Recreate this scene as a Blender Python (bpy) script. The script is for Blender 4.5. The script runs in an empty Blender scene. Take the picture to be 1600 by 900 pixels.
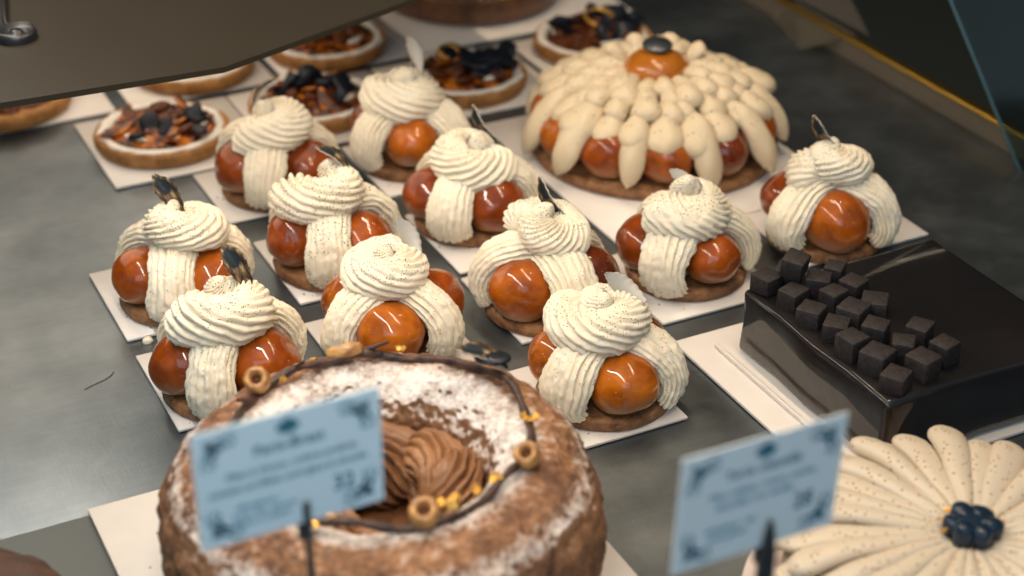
import bpy, math, random
import numpy as np
from mathutils import Vector, Matrix
random.seed(7); np.random.seed(7)
PI = math.pi
R = math.radians
scene = bpy.context.scene
COL = scene.collection
# ------------------------------------------------------------------ camera
# world frame = counter frame: +X runs along the counter, +Y away to the back, z=0 counter top (metres)
YAW = R(26.5); PITCH = R(30)
cam = bpy.data.cameras.new('camera'); camo = bpy.data.objects.new('camera', cam); COL.objects.link(camo)
camo.location = (0, 0, .58); camo.rotation_euler = (R(90) - PITCH, 0, -YAW)
cam.sensor_width = 36; cam.lens = 60.75; cam.clip_start = .01; cam.clip_end = 50
cam.dof.use_dof = True; cam.dof.focus_distance = 1.03; cam.dof.aperture_fstop = 5.0; cam.dof.aperture_blades = 0
scene.camera = camo
scene.view_settings.view_transform = 'Standard'; scene.view_settings.look = 'None'
scene.view_settings.exposure = 0; scene.view_settings.gamma = 1
scene.render.resolution_x = 1024; scene.render.resolution_y = 576
scene.cycles.max_bounces = 7
scene.cycles.use_denoising = True
RT = Vector((math.cos(YAW), -math.sin(YAW), 0))           # to the right of the picture
FW = Vector((math.sin(YAW), math.cos(YAW), 0))            # away from the viewer
# ------------------------------------------------------------------ world (the dim shop, the street behind the viewer)
wd = bpy.data.worlds.new('World'); scene.world = wd; wd.use_nodes = True
nt = wd.node_tree; nt.nodes.clear()
def N(t, kind, **kw):
    n = t.nodes.new(kind)
    for k, v in kw.items():
        if k in n.inputs: n.inputs[k].default_value = v
        else: setattr(n, k, v)
    return n
wo = N(nt, 'ShaderNodeOutputWorld'); bg = N(nt, 'ShaderNodeBackground'); nt.links.new(bg.outputs[0], wo.inputs[0])
tc = N(nt, 'ShaderNodeTexCoord')
dp = N(nt, 'ShaderNodeVectorMath', operation='DOT_PRODUCT'); dp.inputs[1].default_value = (-math.sin(YAW)*.95, -math.cos(YAW)*.95, .2)
nt.links.new(tc.outputs['Generated'], dp.inputs[0])
mr = N(nt, 'ShaderNodeMapRange'); mr.inputs[1].default_value = -.35; mr.inputs[2].default_value = 1.0
nt.links.new(dp.outputs['Value'], mr.inputs[0])
mx = N(nt, 'ShaderNodeMix', data_type='RGBA'); mx.inputs[6].default_value = (.040, .036, .030, 1); mx.inputs[7].default_value = (.30, .42, .52, 1)
nt.links.new(mr.outputs[0], mx.inputs[0])
ns = N(nt, 'ShaderNodeTexNoise'); ns.inputs['Scale'].default_value = 5; ns.inputs['Detail'].default_value = 3
nt.links.new(tc.outputs['Generated'], ns.inputs['Vector'])
cr = N(nt, 'ShaderNodeValToRGB'); cr.color_ramp.elements[0].position = .38; cr.color_ramp.elements[0].color = (.45, .38, .32, 1)
cr.color_ramp.elements[1].position = .66; cr.color_ramp.elements[1].color = (1.5, 1.65, 1.8, 1)
nt.links.new(ns.outputs[0], cr.inputs[0])
mm = N(nt, 'ShaderNodeMix', data_type='RGBA', blend_type='MULTIPLY'); mm.inputs[0].default_value = 1
nt.links.new(mx.outputs[2], mm.inputs[6]); nt.links.new(cr.outputs[0], mm.inputs[7]); nt.links.new(mm.outputs[2], bg.inputs[0])
bg.inputs[1].default_value = .75
# ------------------------------------------------------------------ lamps
def area(name, loc, target, sx, sy, power, color):
    l = bpy.data.lights.new(name, 'AREA'); l.shape = 'RECTANGLE'; l.size = sx; l.size_y = sy; l.energy = power; l.color = color
    o = bpy.data.objects.new(name, l); COL.objects.link(o); o.location = loc
    o.rotation_euler = (Vector(target) - Vector(loc)).to_track_quat('-Z', 'Y').to_euler(); return o
def strip(name, loc, sx, sy, power, color):
    o = area(name, loc, (loc[0], loc[1], 0), sx, sy, power, color); o.rotation_euler = (0, 0, 0); return o
strip('case_light_strip', (.15, .95, .53), .016, 1.3, 5.2, (1, .90, .77))
strip('shelf_light', (.27, 1.27, .140), .34, .48, .80, (1, .84, .66))
area('shop_window_daylight', (-.75, -1.3, 1.3), (.4, .9, 0), 1.8, 1.3, 13, (.64, .84, 1))
strip('upper_light_strip', (.60, .85, .95), .022, 1.1, 5.6, (1, .78, .54))
area('ceiling_glow', (.35, .55, 1.7), (.45, .9, 0), 1.8, 1.5, 2.6, (1, .80, .60))
for i, (x, y, z) in enumerate([(.80, .92, .86), (.87, .95, .86), (.70, 1.22, .9), (.60, .55, .95)]):
    l = bpy.data.lights.new('case_spot', 'POINT'); l.energy = .8; l.color = (1, .76, .50); l.shadow_soft_size = .009
    o = bpy.data.objects.new('case_spot', l); COL.objects.link(o); o.location = (x, y, z)

# ------------------------------------------------------------------ materials
def s2l(r, g, b):
    return tuple((c/255/12.92 if c/255 <= .04045 else ((c/255+.055)/1.055)**2.4) for c in (r, g, b)) + (1,)
class M:
    """small node helper round one Principled BSDF"""
    def __init__(s, name, base=(.5, .5, .5, 1), rough=.5, metal=0, **kw):
        s.m = bpy.data.materials.new(name); s.m.use_nodes = True; s.t = s.m.node_tree
        s.b = s.t.nodes['Principled BSDF']
        s.set('Base Color', base); s.set('Roughness', rough); s.set('Metallic', metal)
        for k, v in kw.items(): s.set(k.replace('_', ' '), v)
    def set(s, k, v): s.b.inputs[k].default_value = v
    def lk(s, a, b): s.t.links.new(a, b)
    def coord(s, which='Object'):
        if not hasattr(s, '_c'): s._c = N(s.t, 'ShaderNodeTexCoord')
        return s._c.outputs[which]
    def noise(s, scale, detail=3, rough=.55, which='Object', stretch=None):
        n = N(s.t, 'ShaderNodeTexNoise'); n.inputs['Scale'].default_value = scale; n.inputs['Detail'].default_value = detail
        n.inputs['Roughness'].default_value = rough
        if stretch:
            mp = N(s.t, 'ShaderNodeMapping'); mp.inputs['Scale'].default_value = stretch
            s.lk(s.coord(which), mp.inputs[0]); s.lk(mp.outputs[0], n.inputs['Vector'])
        else: s.lk(s.coord(which), n.inputs['Vector'])
        return n.outputs[0]
    def ramp(s, fac, stops):
        r = N(s.t, 'ShaderNodeValToRGB'); e = r.color_ramp.elements
        e[0].position, e[0].color = stops[0]; e[1].position, e[1].color = stops[-1]
        for p, c in stops[1:-1]:
            q = e.new(p); q.color = c
        s.lk(fac, r.inputs[0]); return r.outputs[0]
    def mix(s, fac, a, b, mode='MIX'):
        n = N(s.t, 'ShaderNodeMix', data_type='RGBA', blend_type=mode)
        for sock, v in ((n.inputs[0], fac), (n.inputs[6], a), (n.inputs[7], b)):
            if hasattr(v, 'is_linked'): s.lk(v, sock)
            else: sock.default_value = v
        return n.outputs[2]
    def math(s, op, a, b=0, clamp=False):
        n = N(s.t, 'ShaderNodeMath', operation=op, use_clamp=clamp)
        for sock, v in ((n.inputs[0], a), (n.inputs[1], b)):
            if hasattr(v, 'is_linked'): s.lk(v, sock)
            else: sock.default_value = v
        return n.outputs[0]
    def mapr(s, v, a, b, c=0, d=1):
        n = N(s.t, 'ShaderNodeMapRange'); s.lk(v, n.inputs[0])
        for i, q in enumerate((a, b, c, d)): n.inputs[i+1].default_value = q
        return n.outputs[0]
    def sep(s, vec):
        n = N(s.t, 'ShaderNodeSeparateXYZ'); s.lk(vec, n.inputs[0]); return n.outputs
    def specks(s, scale, size, seedoff=0):
        v = N(s.t, 'ShaderNodeTexVoronoi'); v.inputs['Scale'].default_value = scale
        mp = N(s.t, 'ShaderNodeMapping'); mp.inputs['Location'].default_value = (seedoff,)*3
        s.lk(s.coord(), mp.inputs[0]); s.lk(mp.outputs[0], v.inputs['Vector'])
        return s.math('LESS_THAN', v.outputs['Distance'], size), v.outputs['Color']
    def bump(s, h, strength=.3, dist=.001):
        n = N(s.t, 'ShaderNodeBump'); n.inputs['Strength'].default_value = strength; n.inputs['Distance'].default_value = dist
        s.lk(h, n.inputs['Height']); s.lk(n.outputs[0], s.b.inputs['Normal'])
    def col(s, c): s.lk(c, s.b.inputs['Base Color'])
    def normal_z(s):
        g = N(s.t, 'ShaderNodeNewGeometry'); return s.sep(g.outputs['Normal'])[2]
    def rand(s): return N(s.t, 'ShaderNodeObjectInfo').outputs['Random']

def cream_mat(name, base, speck_density, speck_col=(.05, .03, .015, 1), top_only=.0, speck_scale=760):
    m = M(name, base, .42, Subsurface_Weight=.35, Subsurface_Radius=(.004, .0026, .0014), Subsurface_Scale=1.0, Specular_IOR_Level=.45)
    a, colr = m.specks(speck_scale, .27)
    keep = m.math('LESS_THAN', m.sep(colr)[0], speck_density)
    cluster = m.math('GREATER_THAN', m.noise(55, 2), .47)
    mask = m.math('MULTIPLY', m.math('MULTIPLY', a, keep), cluster)
    if top_only:
        z = m.sep(m.coord())[2]
        mask = m.math('MULTIPLY', mask, m.math('GREATER_THAN', z, top_only))
    c = m.mix(m.noise(60, 3), tuple(x*.93 for x in base[:3])+(1,), base)
    m.col(m.mix(mask, c, speck_col))
    m.bump(m.noise(1500, 2), .25, .0004)
    return m.m
CREAM = (.88, .775, .60, 1)
m_cream = cream_mat('whipped_vanilla_cream', CREAM, .16)
m_cream_specked = cream_mat('vanilla_specked_cream', CREAM, 1.1, speck_scale=600)
m_cream_top = cream_mat('specked_cream_top', CREAM, .70, top_only=.060, speck_scale=660)
m_petal = cream_mat('smooth_cream', (.70, .56, .37, 1), .12, speck_scale=480)
m_petal2 = cream_mat('ivory_cream_petal', (.66, .56, .43, 1), .38, speck_col=(.28, .14, .05, 1), speck_scale=380)

def caramel_mat():
    m = M('caramel_glaze', (.3, .08, .01, 1), .35, Specular_IOR_Level=.12, Coat_Weight=1.0, Coat_Roughness=.025, Coat_IOR=1.45, Subsurface_Weight=.12,
          Subsurface_Radius=(.004, .0012, .0003), Subsurface_Scale=1.0)
    r = m.rand()
    hot = m.ramp(r, [(0, (.11, .018, .003, 1)), (.3, (.28, .048, .004, 1)), (.6, (.50, .125, .005, 1)), (.8, (.34, .064, .004, 1)), (1, (.16, .026, .003, 1))])
    n = m.ramp(m.noise(55, 3), [(.33, (.50, .42, .36, 1)), (.66, (1.2, 1.3, 1.3, 1))])
    c = m.mix(1.0, hot, n, 'MULTIPLY')
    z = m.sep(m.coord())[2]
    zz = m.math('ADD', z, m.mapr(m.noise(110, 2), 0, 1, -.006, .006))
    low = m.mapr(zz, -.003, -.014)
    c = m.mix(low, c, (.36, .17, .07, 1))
    a, colr = m.specks(420, .12)
    k = m.math('MULTIPLY', a, m.math('LESS_THAN', m.sep(colr)[0], .18))
    m.col(m.mix(k, c, (.75, .42, .12, 1)))
    m.bump(m.noise(40, 1), .12, .0012)
    return m.m
m_caramel = caramel_mat()

def pastry_mat(name, dark, light, scale=140, rough=.7, bump=.8, coat=0):
    m = M(name, light, rough, Coat_Weight=coat, Coat_Roughness=.25)
    n = m.math('ADD', m.math('MULTIPLY', m.noise(scale, 5, .65), .7), m.math('MULTIPLY', m.noise(scale*.3, 3), .3))
    m.col(m.ramp(n, [(.36, dark), (.5, tuple((a+b)/2 for a, b in zip(dark, light))), (.66, light)]))
    m.bump(m.noise(scale*3, 4), bump, .001)
    return m.m
m_pastry = pastry_mat('baked_puff_pastry', (.10, .036, .012, 1), (.40, .19, .075, 1))
m_tartshell = pastry_mat('tart_shell', (.20, .075, .015, 1), (.48, .23, .065, 1), 90)
m_darkpastry = pastry_mat('dark_baked_edge', (.05, .015, .006, 1), (.21, .08, .022, 1), 70, .5, .5, .3)

def board_mat():
    m = M('white_card', (.78, .72, .66, 1), .38, Specular_IOR_Level=.55, Coat_Weight=.25, Coat_Roughness=.2)
    m.col(m.mix(m.noise(30, 3), (.66, .60, .54, 1), (.80, .745, .69, 1))); m.bump(m.noise(120, 2), .1, .0005)
    return m.m
m_board = board_mat()
def steel_mat():
    m = M('brushed_steel', (.4, .4, .4, 1), .35, .95)
    big = m.noise(9, 4, .6); 
    scr = m.noise(22, 5, .7, stretch=(1, 14, 1)); scr2 = m.noise(60, 3, .6, stretch=(9, 1, 1))
    c = m.ramp(big, [(.32, (.110, .134, .152, 1)), (.5, (.168, .196, .216, 1)), (.68, (.245, .272, .288, 1))])
    c = m.mix(.10, c, m.ramp(scr, [(.3, (.15, .15, .15, 1)), (.7, (.38, .37, .35, 1))]))
    # fine dirt flecks
    a, colr = m.specks(260, .10)
    k = m.math('MULTIPLY', a, m.math('LESS_THAN', m.sep(colr)[0], .12))
    m.col(m.mix(k, c, (.12, .11, .10, 1)))
    rr = m.mapr(m.noise(14, 5, .7), .3, .7, .30, .50); m.lk(rr, m.b.inputs['Roughness'])
    m.bump(m.math('ADD', scr2, m.noise(300, 3)), .12, .0006)
    return m.m
m_steel = steel_mat()
m_steel_under = M('worn_steel_sheet', (.12, .135, .135, 1), .45, .8).m
def plain(name, c, r=.5, metal=0, **k): return M(name, c, r, metal, **k).m
m_black = plain('black_rubber', (.012, .012, .014, 1), .35)
m_steelpost = plain('grey_metal', (.10, .11, .12, 1), .4, .8)
m_brass = plain('brass', (.62, .36, .07, 1), .32, 1)
m_gold = plain('gold_leaf', (.72, .40, .09, 1), .5, 1)
m_blackchoc = plain('dark_chocolate', (.018, .010, .008, 1), .28, Coat_Weight=.4, Coat_Roughness=.15)
def twig_mat():
    m = M('chocolate_twig', (.05, .02, .012, 1), .45); m.col(m.ramp(m.noise(160, 4), [(.35, (.02, .009, .007, 1)), (.68, (.10, .045, .03, 1))])); m.bump(m.noise(500, 3), .5, .001); return m.m
m_twig = twig_mat()
def nut_mat():
    m = M('roasted_hazelnut', (.5, .24, .07, 1), .4, Coat_Weight=.3, Coat_Roughness=.2)
    m.col(m.ramp(m.noise(200, 3), [(.35, (.28, .11, .03, 1)), (.65, (.62, .33, .10, 1))])); m.bump(m.noise(400, 3), .4, .001); return m.m
m_nut = nut_mat()
m_nutcore = plain('hazelnut_hollow', (.10, .030, .012, 1), .6)
def praline_mat():
    m = M('praline_cream', (.30, .14, .06, 1), .45, Subsurface_Weight=.1, Subsurface_Radius=(.003, .0015, .001), Subsurface_Scale=1.0)
    m.col(m.ramp(m.noise(40, 3), [(.3, (.17, .068, .026, 1)), (.7, (.36, .170, .070, 1))])); m.bump(m.noise(900, 2), .25, .0005); return m.m
m_praline = praline_mat()
def ganache_mat():
    m = M('glossy_black_glaze', (.010, .007, .006, 1), .4, Specular_IOR_Level=.15, Coat_Weight=1, Coat_Roughness=.04, Coat_IOR=1.52)
    m.bump(m.math('ADD', m.noise(16, 3), m.math('MULTIPLY', m.noise(60, 3), .25)), .50, .0035)
    m.col(m.mix(m.noise(18, 3), (.003, .005, .007, 1), (.014, .009, .008, 1)))
    return m.m
m_ganache = ganache_mat()
def brownie_mat():
    m = M('chocolate_sponge', (.05, .02, .014, 1), .65)
    m.col(m.ramp(m.noise(260, 4), [(.35, (.007, .006, .007, 1)), (.65, (.026, .017, .016, 1))])); m.bump(m.noise(500, 3), .6, .001); return m.m
m_brownie = brownie_mat()
m_sugarcream = cream_mat('meringue_cream', (.80, .74, .66, 1), .1)
def fruit_mat(name, a, b, coat=.4, rough=.45):
    m = M(name, a, rough, Specular_IOR_Level=.2, Coat_Weight=coat, Coat_Roughness=.06)
    m.col(m.mix(m.noise(90, 3), a, b)); m.bump(m.noise(120, 2), .3, .001); return m.m
m_orange = fruit_mat('caramelised_orange_fruit', (.34, .070, .004, 1), (.70, .24, .008, 1))
m_plum = fruit_mat('glazed_dark_fruit', (.030, .010, .006, 1), (.16, .045, .012, 1), .15)
def glazed_fruit_mat():
    m = M('roasted_fruit_glaze', (.4, .1, .01, 1), .4, Specular_IOR_Level=.2, Coat_Weight=.6, Coat_Roughness=.08)
    m.col(m.ramp(m.noise(75, 4, .6), [(.36, (.015, .007, .005, 1)), (.47, (.09, .020, .006, 1)), (.56, (.42, .11, .008, 1)), (.66, (.66, .22, .015, 1)), (.76, (.20, .05, .010, 1))]))
    m.bump(m.noise(110, 4), .8, .003); return m.m
m_roast = glazed_fruit_mat()
m_ink = fruit_mat('blue_black_chocolate_curl', (.004, .006, .010, 1), (.014, .018, .028, 1), .15)
m_blue = fruit_mat('midnight_blue_glaze', (.005, .013, .028, 1), (.010, .032, .060, 1), .4, .35)
m_feather_back = plain('silvery_chocolate_back', (.50, .46, .40, 1), .45, .05)
def feather_mat():
    m = M('printed_chocolate_feather', (.1, .1, .1, 1), .5, Specular_IOR_Level=.12, Coat_Weight=.03, Coat_Roughness=.15)
    o = m.sep(m.coord())
    # local x across (-7..7 mm), y along 0..30 mm: dark eye near the tip, brown and grey barbs running down to the stem
    ex = m.math('MULTIPLY', o[0], 1/.0034); ey = m.math('MULTIPLY', m.math('SUBTRACT', o[1], .0205), 1/.0060)
    d = m.math('SQRT', m.math('ADD', m.math('MULTIPLY', ex, ex), m.math('MULTIPLY', ey, ey)))
    d = m.math('ADD', d, m.mapr(m.noise(330, 3), 0, 1, -.35, .35))
    streak = m.ramp(m.noise(420, 3, .6, stretch=(1, .22, 1)), [(.36, (.025, .018, .013, 1)), (.5, (.10, .065, .035, 1)), (.62, (.30, .20, .10, 1)), (.74, (.40, .36, .30, 1))])
    c = m.mix(m.mapr(d, .85, 1.15), (.010, .018, .024, 1), streak)
    m.col(c); return m.m
m_feather = feather_mat()
def ring_mat():
    m = M('sugared_choux', (.2, .1, .05, 1), .75)
    big = m.noise(45, 5, .7); fine = m.noise(260, 5, .7); mid = m.noise(110, 5, .7)
    c = m.ramp(m.math('ADD', m.math('MULTIPLY', fine, .45), m.math('MULTIPLY', big, .55)),
               [(.34, (.075, .032, .016, 1)), (.47, (.19, .085, .040, 1)), (.57, (.33, .155, .068, 1)), (.70, (.44, .25, .13, 1))])
    o = m.sep(m.coord())
    r = m.math('SQRT', m.math('ADD', m.math('MULTIPLY', o[0], o[0]), m.math('MULTIPLY', o[1], o[1])))
    # icing sugar lies thick round the mouth and along the outer shoulder, worn away under the twig
    w = m.ramp(m.math('MULTIPLY', r, 8), [(.38, (.42,)*3+(1,)), (.46, (.58,)*3+(1,)), (.57, (.56,)*3+(1,)), (.64, (.40,)*3+(1,)), (.74, (.34,)*3+(1,)), (.82, (.52,)*3+(1,)), (.89, (.25,)*3+(1,))])
    up = m.mapr(m.normal_z(), .05, .60)
    s = m.math('MULTIPLY', w, up)
    v = m.math('ADD', m.math('MULTIPLY', mid, .38), m.math('ADD', m.math('MULTIPLY', fine, .40), m.math('MULTIPLY', big, .22)))
    k = m.mapr(m.math('ADD', v, s), .90, 1.12)
    m.col(m.mix(k, c, (.80, .74, .69, 1)))
    m.bump(m.math('ADD', m.noise(420, 4), m.math('MULTIPLY', k, .3)), .8, .0015)
    return m.m
m_ring = ring_mat()
m_cardpaper = plain('pale_blue_paper', (.66, .83, .92, 1), .55)
m_cardpaper2 = plain('ice_blue_paper', (.82, .89, .90, 1), .55)
m_print = plain('teal_print', (.030, .17, .24, 1), .6)
m_print_soft = plain('faint_teal_print', (.09, .28, .39, 1), .6)
m_wall = plain('dark_olive_panel', (.09, .075, .045, 1), .6)
m_void = plain('dark_floor', (.10, .085, .055, 1), .7)
m_shelf = M('olive_grey_shelf', (.020, .017, .012, 1), .5, Specular_IOR_Level=.25)
m_shelf.col(m_shelf.mix(m_shelf.noise(6, 2), (.024, .018, .011, 1), (.031, .027, .019, 1))); m_shelf = m_shelf.m
m_band = plain('bronze_kick_band', (.26, .20, .14, 1), .4, .6)
m_plate = plain('rose_white_plate', (.74, .62, .56, 1), .3, Coat_Weight=.4, Coat_Roughness=.1)
def glass_mat(name, tint, a=.14):
    m = bpy.data.materials.new(name); m.use_nodes = True; t = m.node_tree; t.nodes.clear()
    o = N(t, 'ShaderNodeOutputMaterial'); mixn = N(t, 'ShaderNodeMixShader'); tr = N(t, 'ShaderNodeBsdfTransparent'); gl = N(t, 'ShaderNodeBsdfGlossy')
    tr.inputs[0].default_value = tint; gl.inputs['Roughness'].default_value = .05; gl.inputs[0].default_value = (.5, .5, .5, 1); mixn.inputs[0].default_value = a
    t.links.new(tr.outputs[0], mixn.inputs[1]); t.links.new(gl.outputs[0], mixn.inputs[2]); t.links.new(mixn.outputs[0], o.inputs[0]); return m
m_glass = glass_mat('side_glass', (.55, .62, .60, 1), .018)
m_plastic = glass_mat('clear_plastic', (.85, .85, .80, 1), .30)
for n_ in m_plastic.node_tree.nodes:
    if n_.type == 'BSDF_GLOSSY': n_.inputs[0].default_value = (.35, .32, .26, 1); n_.inputs['Roughness'].default_value = .6
m_glassedge = plain('glass_edge', (.010, .045, .045, 1), .2)

# ------------------------------------------------------------------ geometry helpers
def hash3(i, j, k, seed):
    n = (i*374761393 + j*668265263 + k*2147483647 + seed*974634777) & 0xffffffff
    n = ((n ^ (n >> 13)) * 1274126177) & 0xffffffff
    return ((n ^ (n >> 16)) & 0xffff) / 65535.0
def vn(P, scale, seed=0):
    """value noise -1..1, P (...,3)"""
    Q = P*scale + 1000.0; I = np.floor(Q).astype(np.int64); f = Q-I; f = f*f*(3-2*f); o = 0
    for a in (0, 1):
        for b in (0, 1):
            for c in (0, 1):
                w = (f[..., 0] if a else 1-f[..., 0])*(f[..., 1] if b else 1-f[..., 1])*(f[..., 2] if c else 1-f[..., 2])
                o = o + w*hash3(I[..., 0]+a, I[..., 1]+b, I[..., 2]+c, seed)
    return o*2-1
def link(name, me, parent=None, loc=None, mats=()):
    o = bpy.data.objects.new(name, me); COL.objects.link(o)
    if parent: o.parent = parent
    if loc is not None: o.location = loc
    for m in mats: me.materials.append(m)
    return o
def mesh(name, V, F, smooth=True):
    me = bpy.data.meshes.new(name); me.from_pydata([tuple(v) for v in V] if not isinstance(V, np.ndarray) else V.tolist(), [], F if isinstance(F, list) else F.tolist())
    me.polygons.foreach_set('use_smooth', [smooth]*len(me.polygons)); me.update(); return me
def grid_mesh(name, G, closed_v=True, smooth=True):
    """G (nu,nv,3): quads, wrapping along v when closed"""
    nu, nv = G.shape[:2]; idx = np.arange(nu*nv).reshape(nu, nv)
    a = idx[:-1]; b = idx[1:]
    if closed_v: a2 = np.roll(a, -1, 1); b2 = np.roll(b, -1, 1)
    else: a2 = a[:, 1:]; b2 = b[:, 1:]; a = a[:, :-1]; b = b[:, :-1]
    F = np.stack([a, a2, b2, b], -1).reshape(-1, 4)
    return mesh(name, G.reshape(-1, 3), F, smooth)
def tube(name, P, Nrm, wid, thk, nridge=0, amp=0, twist=0, nv=None, jag=0, seed=0, hard=1.0):
    """ridged rope along P (n,3); Nrm (n,3) = outward normal, wid/thk (n,) full size"""
    P = np.asarray(P, float); n = len(P)
    T = np.gradient(P, axis=0); T /= np.linalg.norm(T, axis=1)[:, None]+1e-9
    Nn = Nrm - (Nrm*T).sum(1)[:, None]*T; Nn /= np.linalg.norm(Nn, axis=1)[:, None]+1e-9
    W = np.cross(T, Nn)
    nv = nv or (nridge*7 if nridge else 24)
    ph = np.linspace(0, 2*PI, nv, endpoint=False)
    s = np.linspace(0, 1, n)[:, None]
    f = np.ones((n, nv))
    if nridge:
        rp = np.abs(np.sin(nridge*(ph[None]+twist*2*PI*s)/2))
        am = amp*(1+.45*np.sin(2*ph[None]+seed+5*s)+.30*np.sin(3*ph[None]-7*s+seed))
        f = 1-am*(1-rp**hard)
    G = P[:, None] + (np.cos(ph)[None]*f*wid[:, None]/2)[..., None]*W[:, None] + (np.sin(ph)[None]*f*thk[:, None]/2)[..., None]*Nn[:, None]
    if nridge:                       # slump: the whole rope is a little lumpy
        G = G + np.stack([vn(G, 70, seed+20), vn(G, 70, seed+21), vn(G, 70, seed+22)], -1)*.0011 + np.stack([vn(G, 190, seed+23), vn(G, 190, seed+24), vn(G, 190, seed+25)], -1)*.0005
    if jag:
        d = vn(G, 300, seed)*.45 + vn(G, 700, seed+3)*.55
        C = P[:, None]
        dirv = G-C; L = np.linalg.norm(dirv, axis=2)[..., None]+1e-9
        env = np.clip(wid[:, None, None]/wid.max()*1.5, 0, 1)
        G = G + dirv/L*(d[..., None]*jag*env)
    return grid_mesh(name, G)
def taper(n, a=.08, b=.08):
    s = np.linspace(0, 1, n); t = np.ones(n)
    m = s < a; t[m] = np.sqrt(np.clip(1-((a-s[m])/a)**2, 0, 1))
    m = s > 1-b; t[m] = np.sqrt(np.clip(1-((s[m]-(1-b))/b)**2, 0, 1))
    return np.clip(t, .02, 1)
def bez(pts, n):
    t = np.linspace(0, 1, n)[:, None]; p = [np.array(q, float) for q in pts]
    return (1-t)**3*p[0]+3*(1-t)**2*t*p[1]+3*(1-t)*t*t*p[2]+t**3*p[3]
def lathe(name, prof, nv=64, disp=0, scale=100, seed=0, smooth=True, sub=1):
    pr = np.array(prof, float)
    if sub > 1:
        t = np.arange(len(pr)); tt = np.linspace(0, len(pr)-1, (len(pr)-1)*sub+1)
        pr = np.stack([np.interp(tt, t, pr[:, 0]), np.interp(tt, t, pr[:, 1])], 1)
    a = np.linspace(0, 2*PI, nv, endpoint=False)
    G = np.stack([pr[:, 0, None]*np.cos(a), pr[:, 0, None]*np.sin(a), pr[:, 1, None]+0*a], -1)[::-1]
    if disp:
        d = vn(G, scale, seed)*.6+vn(G, scale*2.7, seed+1)*.4
        r = np.linalg.norm(G[..., :2], axis=2)[..., None]+1e-6
        G = G + np.concatenate([G[..., :2]/r, .6+0*r], -1)*(d[..., None]*disp)*np.clip(r/.005, 0, 1)
    return grid_mesh(name, G, True, smooth)
def box(name, x0, x1, y0, y1, z0, z1, bevel=0, seg=2):
    import bmesh
    bm = bmesh.new(); bmesh.ops.create_cube(bm, size=1)
    for v in bm.verts: v.co = Vector(((x0+x1)/2+v.co.x*(x1-x0), (y0+y1)/2+v.co.y*(y1-y0), (z0+z1)/2+v.co.z*(z1-z0)))
    if bevel: bmesh.ops.bevel(bm, geom=bm.edges[:], offset=bevel, segments=seg, profile=.5, affect='EDGES')
    me = bpy.data.meshes.new(name); bm.to_mesh(me); bm.free()
    if bevel: me.polygons.foreach_set('use_smooth', [True]*len(me.polygons))
    return me
def tag(o, label=None, cat=None, group=None, kind=None):
    if label: o['label'] = label
    if cat: o['category'] = cat
    if group: o['group'] = group
    if kind: o['kind'] = kind
    return o
def empty(name, loc, rz=0):
    o = bpy.data.objects.new(name, None); COL.objects.link(o); o.location = loc; o.rotation_euler = (0, 0, rz); o.empty_display_size = .02; return o

# ------------------------------------------------------------------ setting
o = link('counter', box('counter', -1.2, .884, -.6, 2.6, -.02, 0), mats=[m_steel]); tag(o, kind='structure')
o = link('counter_sheet', box('counter_sheet', -.3, .24, .25, .777, .0, .0025, .0008), mats=[m_steel_under]); tag(o, kind='structure')
o = link('floor', box('floor', -6, 8, -6, 8, -.95, -.9), mats=[m_void]); tag(o, kind='structure')
o = link('back_wall', box('back_wall', -6, 8, 4.0, 4.1, -.9, 1.2), mats=[m_wall]); tag(o, kind='structure')
o = link('side_wall', box('side_wall', 3.0, 3.1, -3, 4.0, -.9, 1.0), mats=[m_wall]); tag(o, kind='structure')

# shelf, upper left
sh = empty('display_shelf', (0, 0, .150)); tag(sh, 'olive grey shelf sheet over the tarts in the upper left corner', 'shelf')
poly = [(-.25, 1.013), (.1535, 1.0085), (.2935, 1.0015), (.4247, 1.050), (.4480, 1.0592), (.62, 1.135), (.62, 1.75), (-.25, 1.75)]
V = [(x, y, 0) for x, y in poly] + [(x, y, -.004) for x, y in poly]; n = len(poly)
F = [list(range(n)), list(range(2*n-1, n-1, -1))] + [[i, i+n, (i+1) % n+n, (i+1) % n] for i in range(n)]
link('shelf_sheet', mesh('shelf_sheet', V, F, False), sh, mats=[m_shelf])
kn = link('knob', lathe('knob', [(0, .006), (.0035, .006), (.004, .003), (.0075, .004), (.010, .007), (.0115, .004), (.0115, 0)], 40), sh, (.186, 1.110, 0), [m_black]); kn.scale = (1.2, 1.2, 1)
link('knob_rod', tube('knob_rod', bez([(.183, 1.117, .002), (.183, 1.135, .006), (.19, 1.16, .008), (.197, 1.20, .008)], 16), np.tile([0, 0, 1.], (16, 1)), np.full(16, .0035), np.full(16, .0035)), sh, mats=[m_black])

# low rail at the counter end
rl = empty('counter_rail', (.886, 0, 0)); tag(rl, 'low bronze kick band with a thin brass rail along the right end of the counter', 'rail')
link('kick_band', box('kick_band', 0, .006, .885, 2.4, 0, .0165), rl, mats=[m_band])
link('brass_strip', box('brass_strip', -.001, .008, .885, 2.4, .0168, .0205, .001), rl, mats=[m_brass])
link('gasket', box('gasket', .0082, .013, .885, 2.4, .004, .018), rl, mats=[m_black])
gp = empty('side_glass_panel', (.8697, .8843, 0)); tag(gp, 'leaning dark side glass with green edge beyond the brass rail end at far right', 'glass panel')
def slab_quad(name, A, U, W, t, mat):
    A, U, W = Vector(A), Vector(U), Vector(W); nrm = U.cross(W).normalized()*t
    q = [A, A+W, A+W+U, A+U]; V = [tuple(v) for v in q]+[tuple(v+nrm) for v in q]
    return link(name, mesh(name, V, [[0, 1, 2, 3], [7, 6, 5, 4], [0, 4, 5, 1], [1, 5, 6, 2], [2, 6, 7, 3], [3, 7, 4, 0]], False), gp, mats=[mat])
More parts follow.
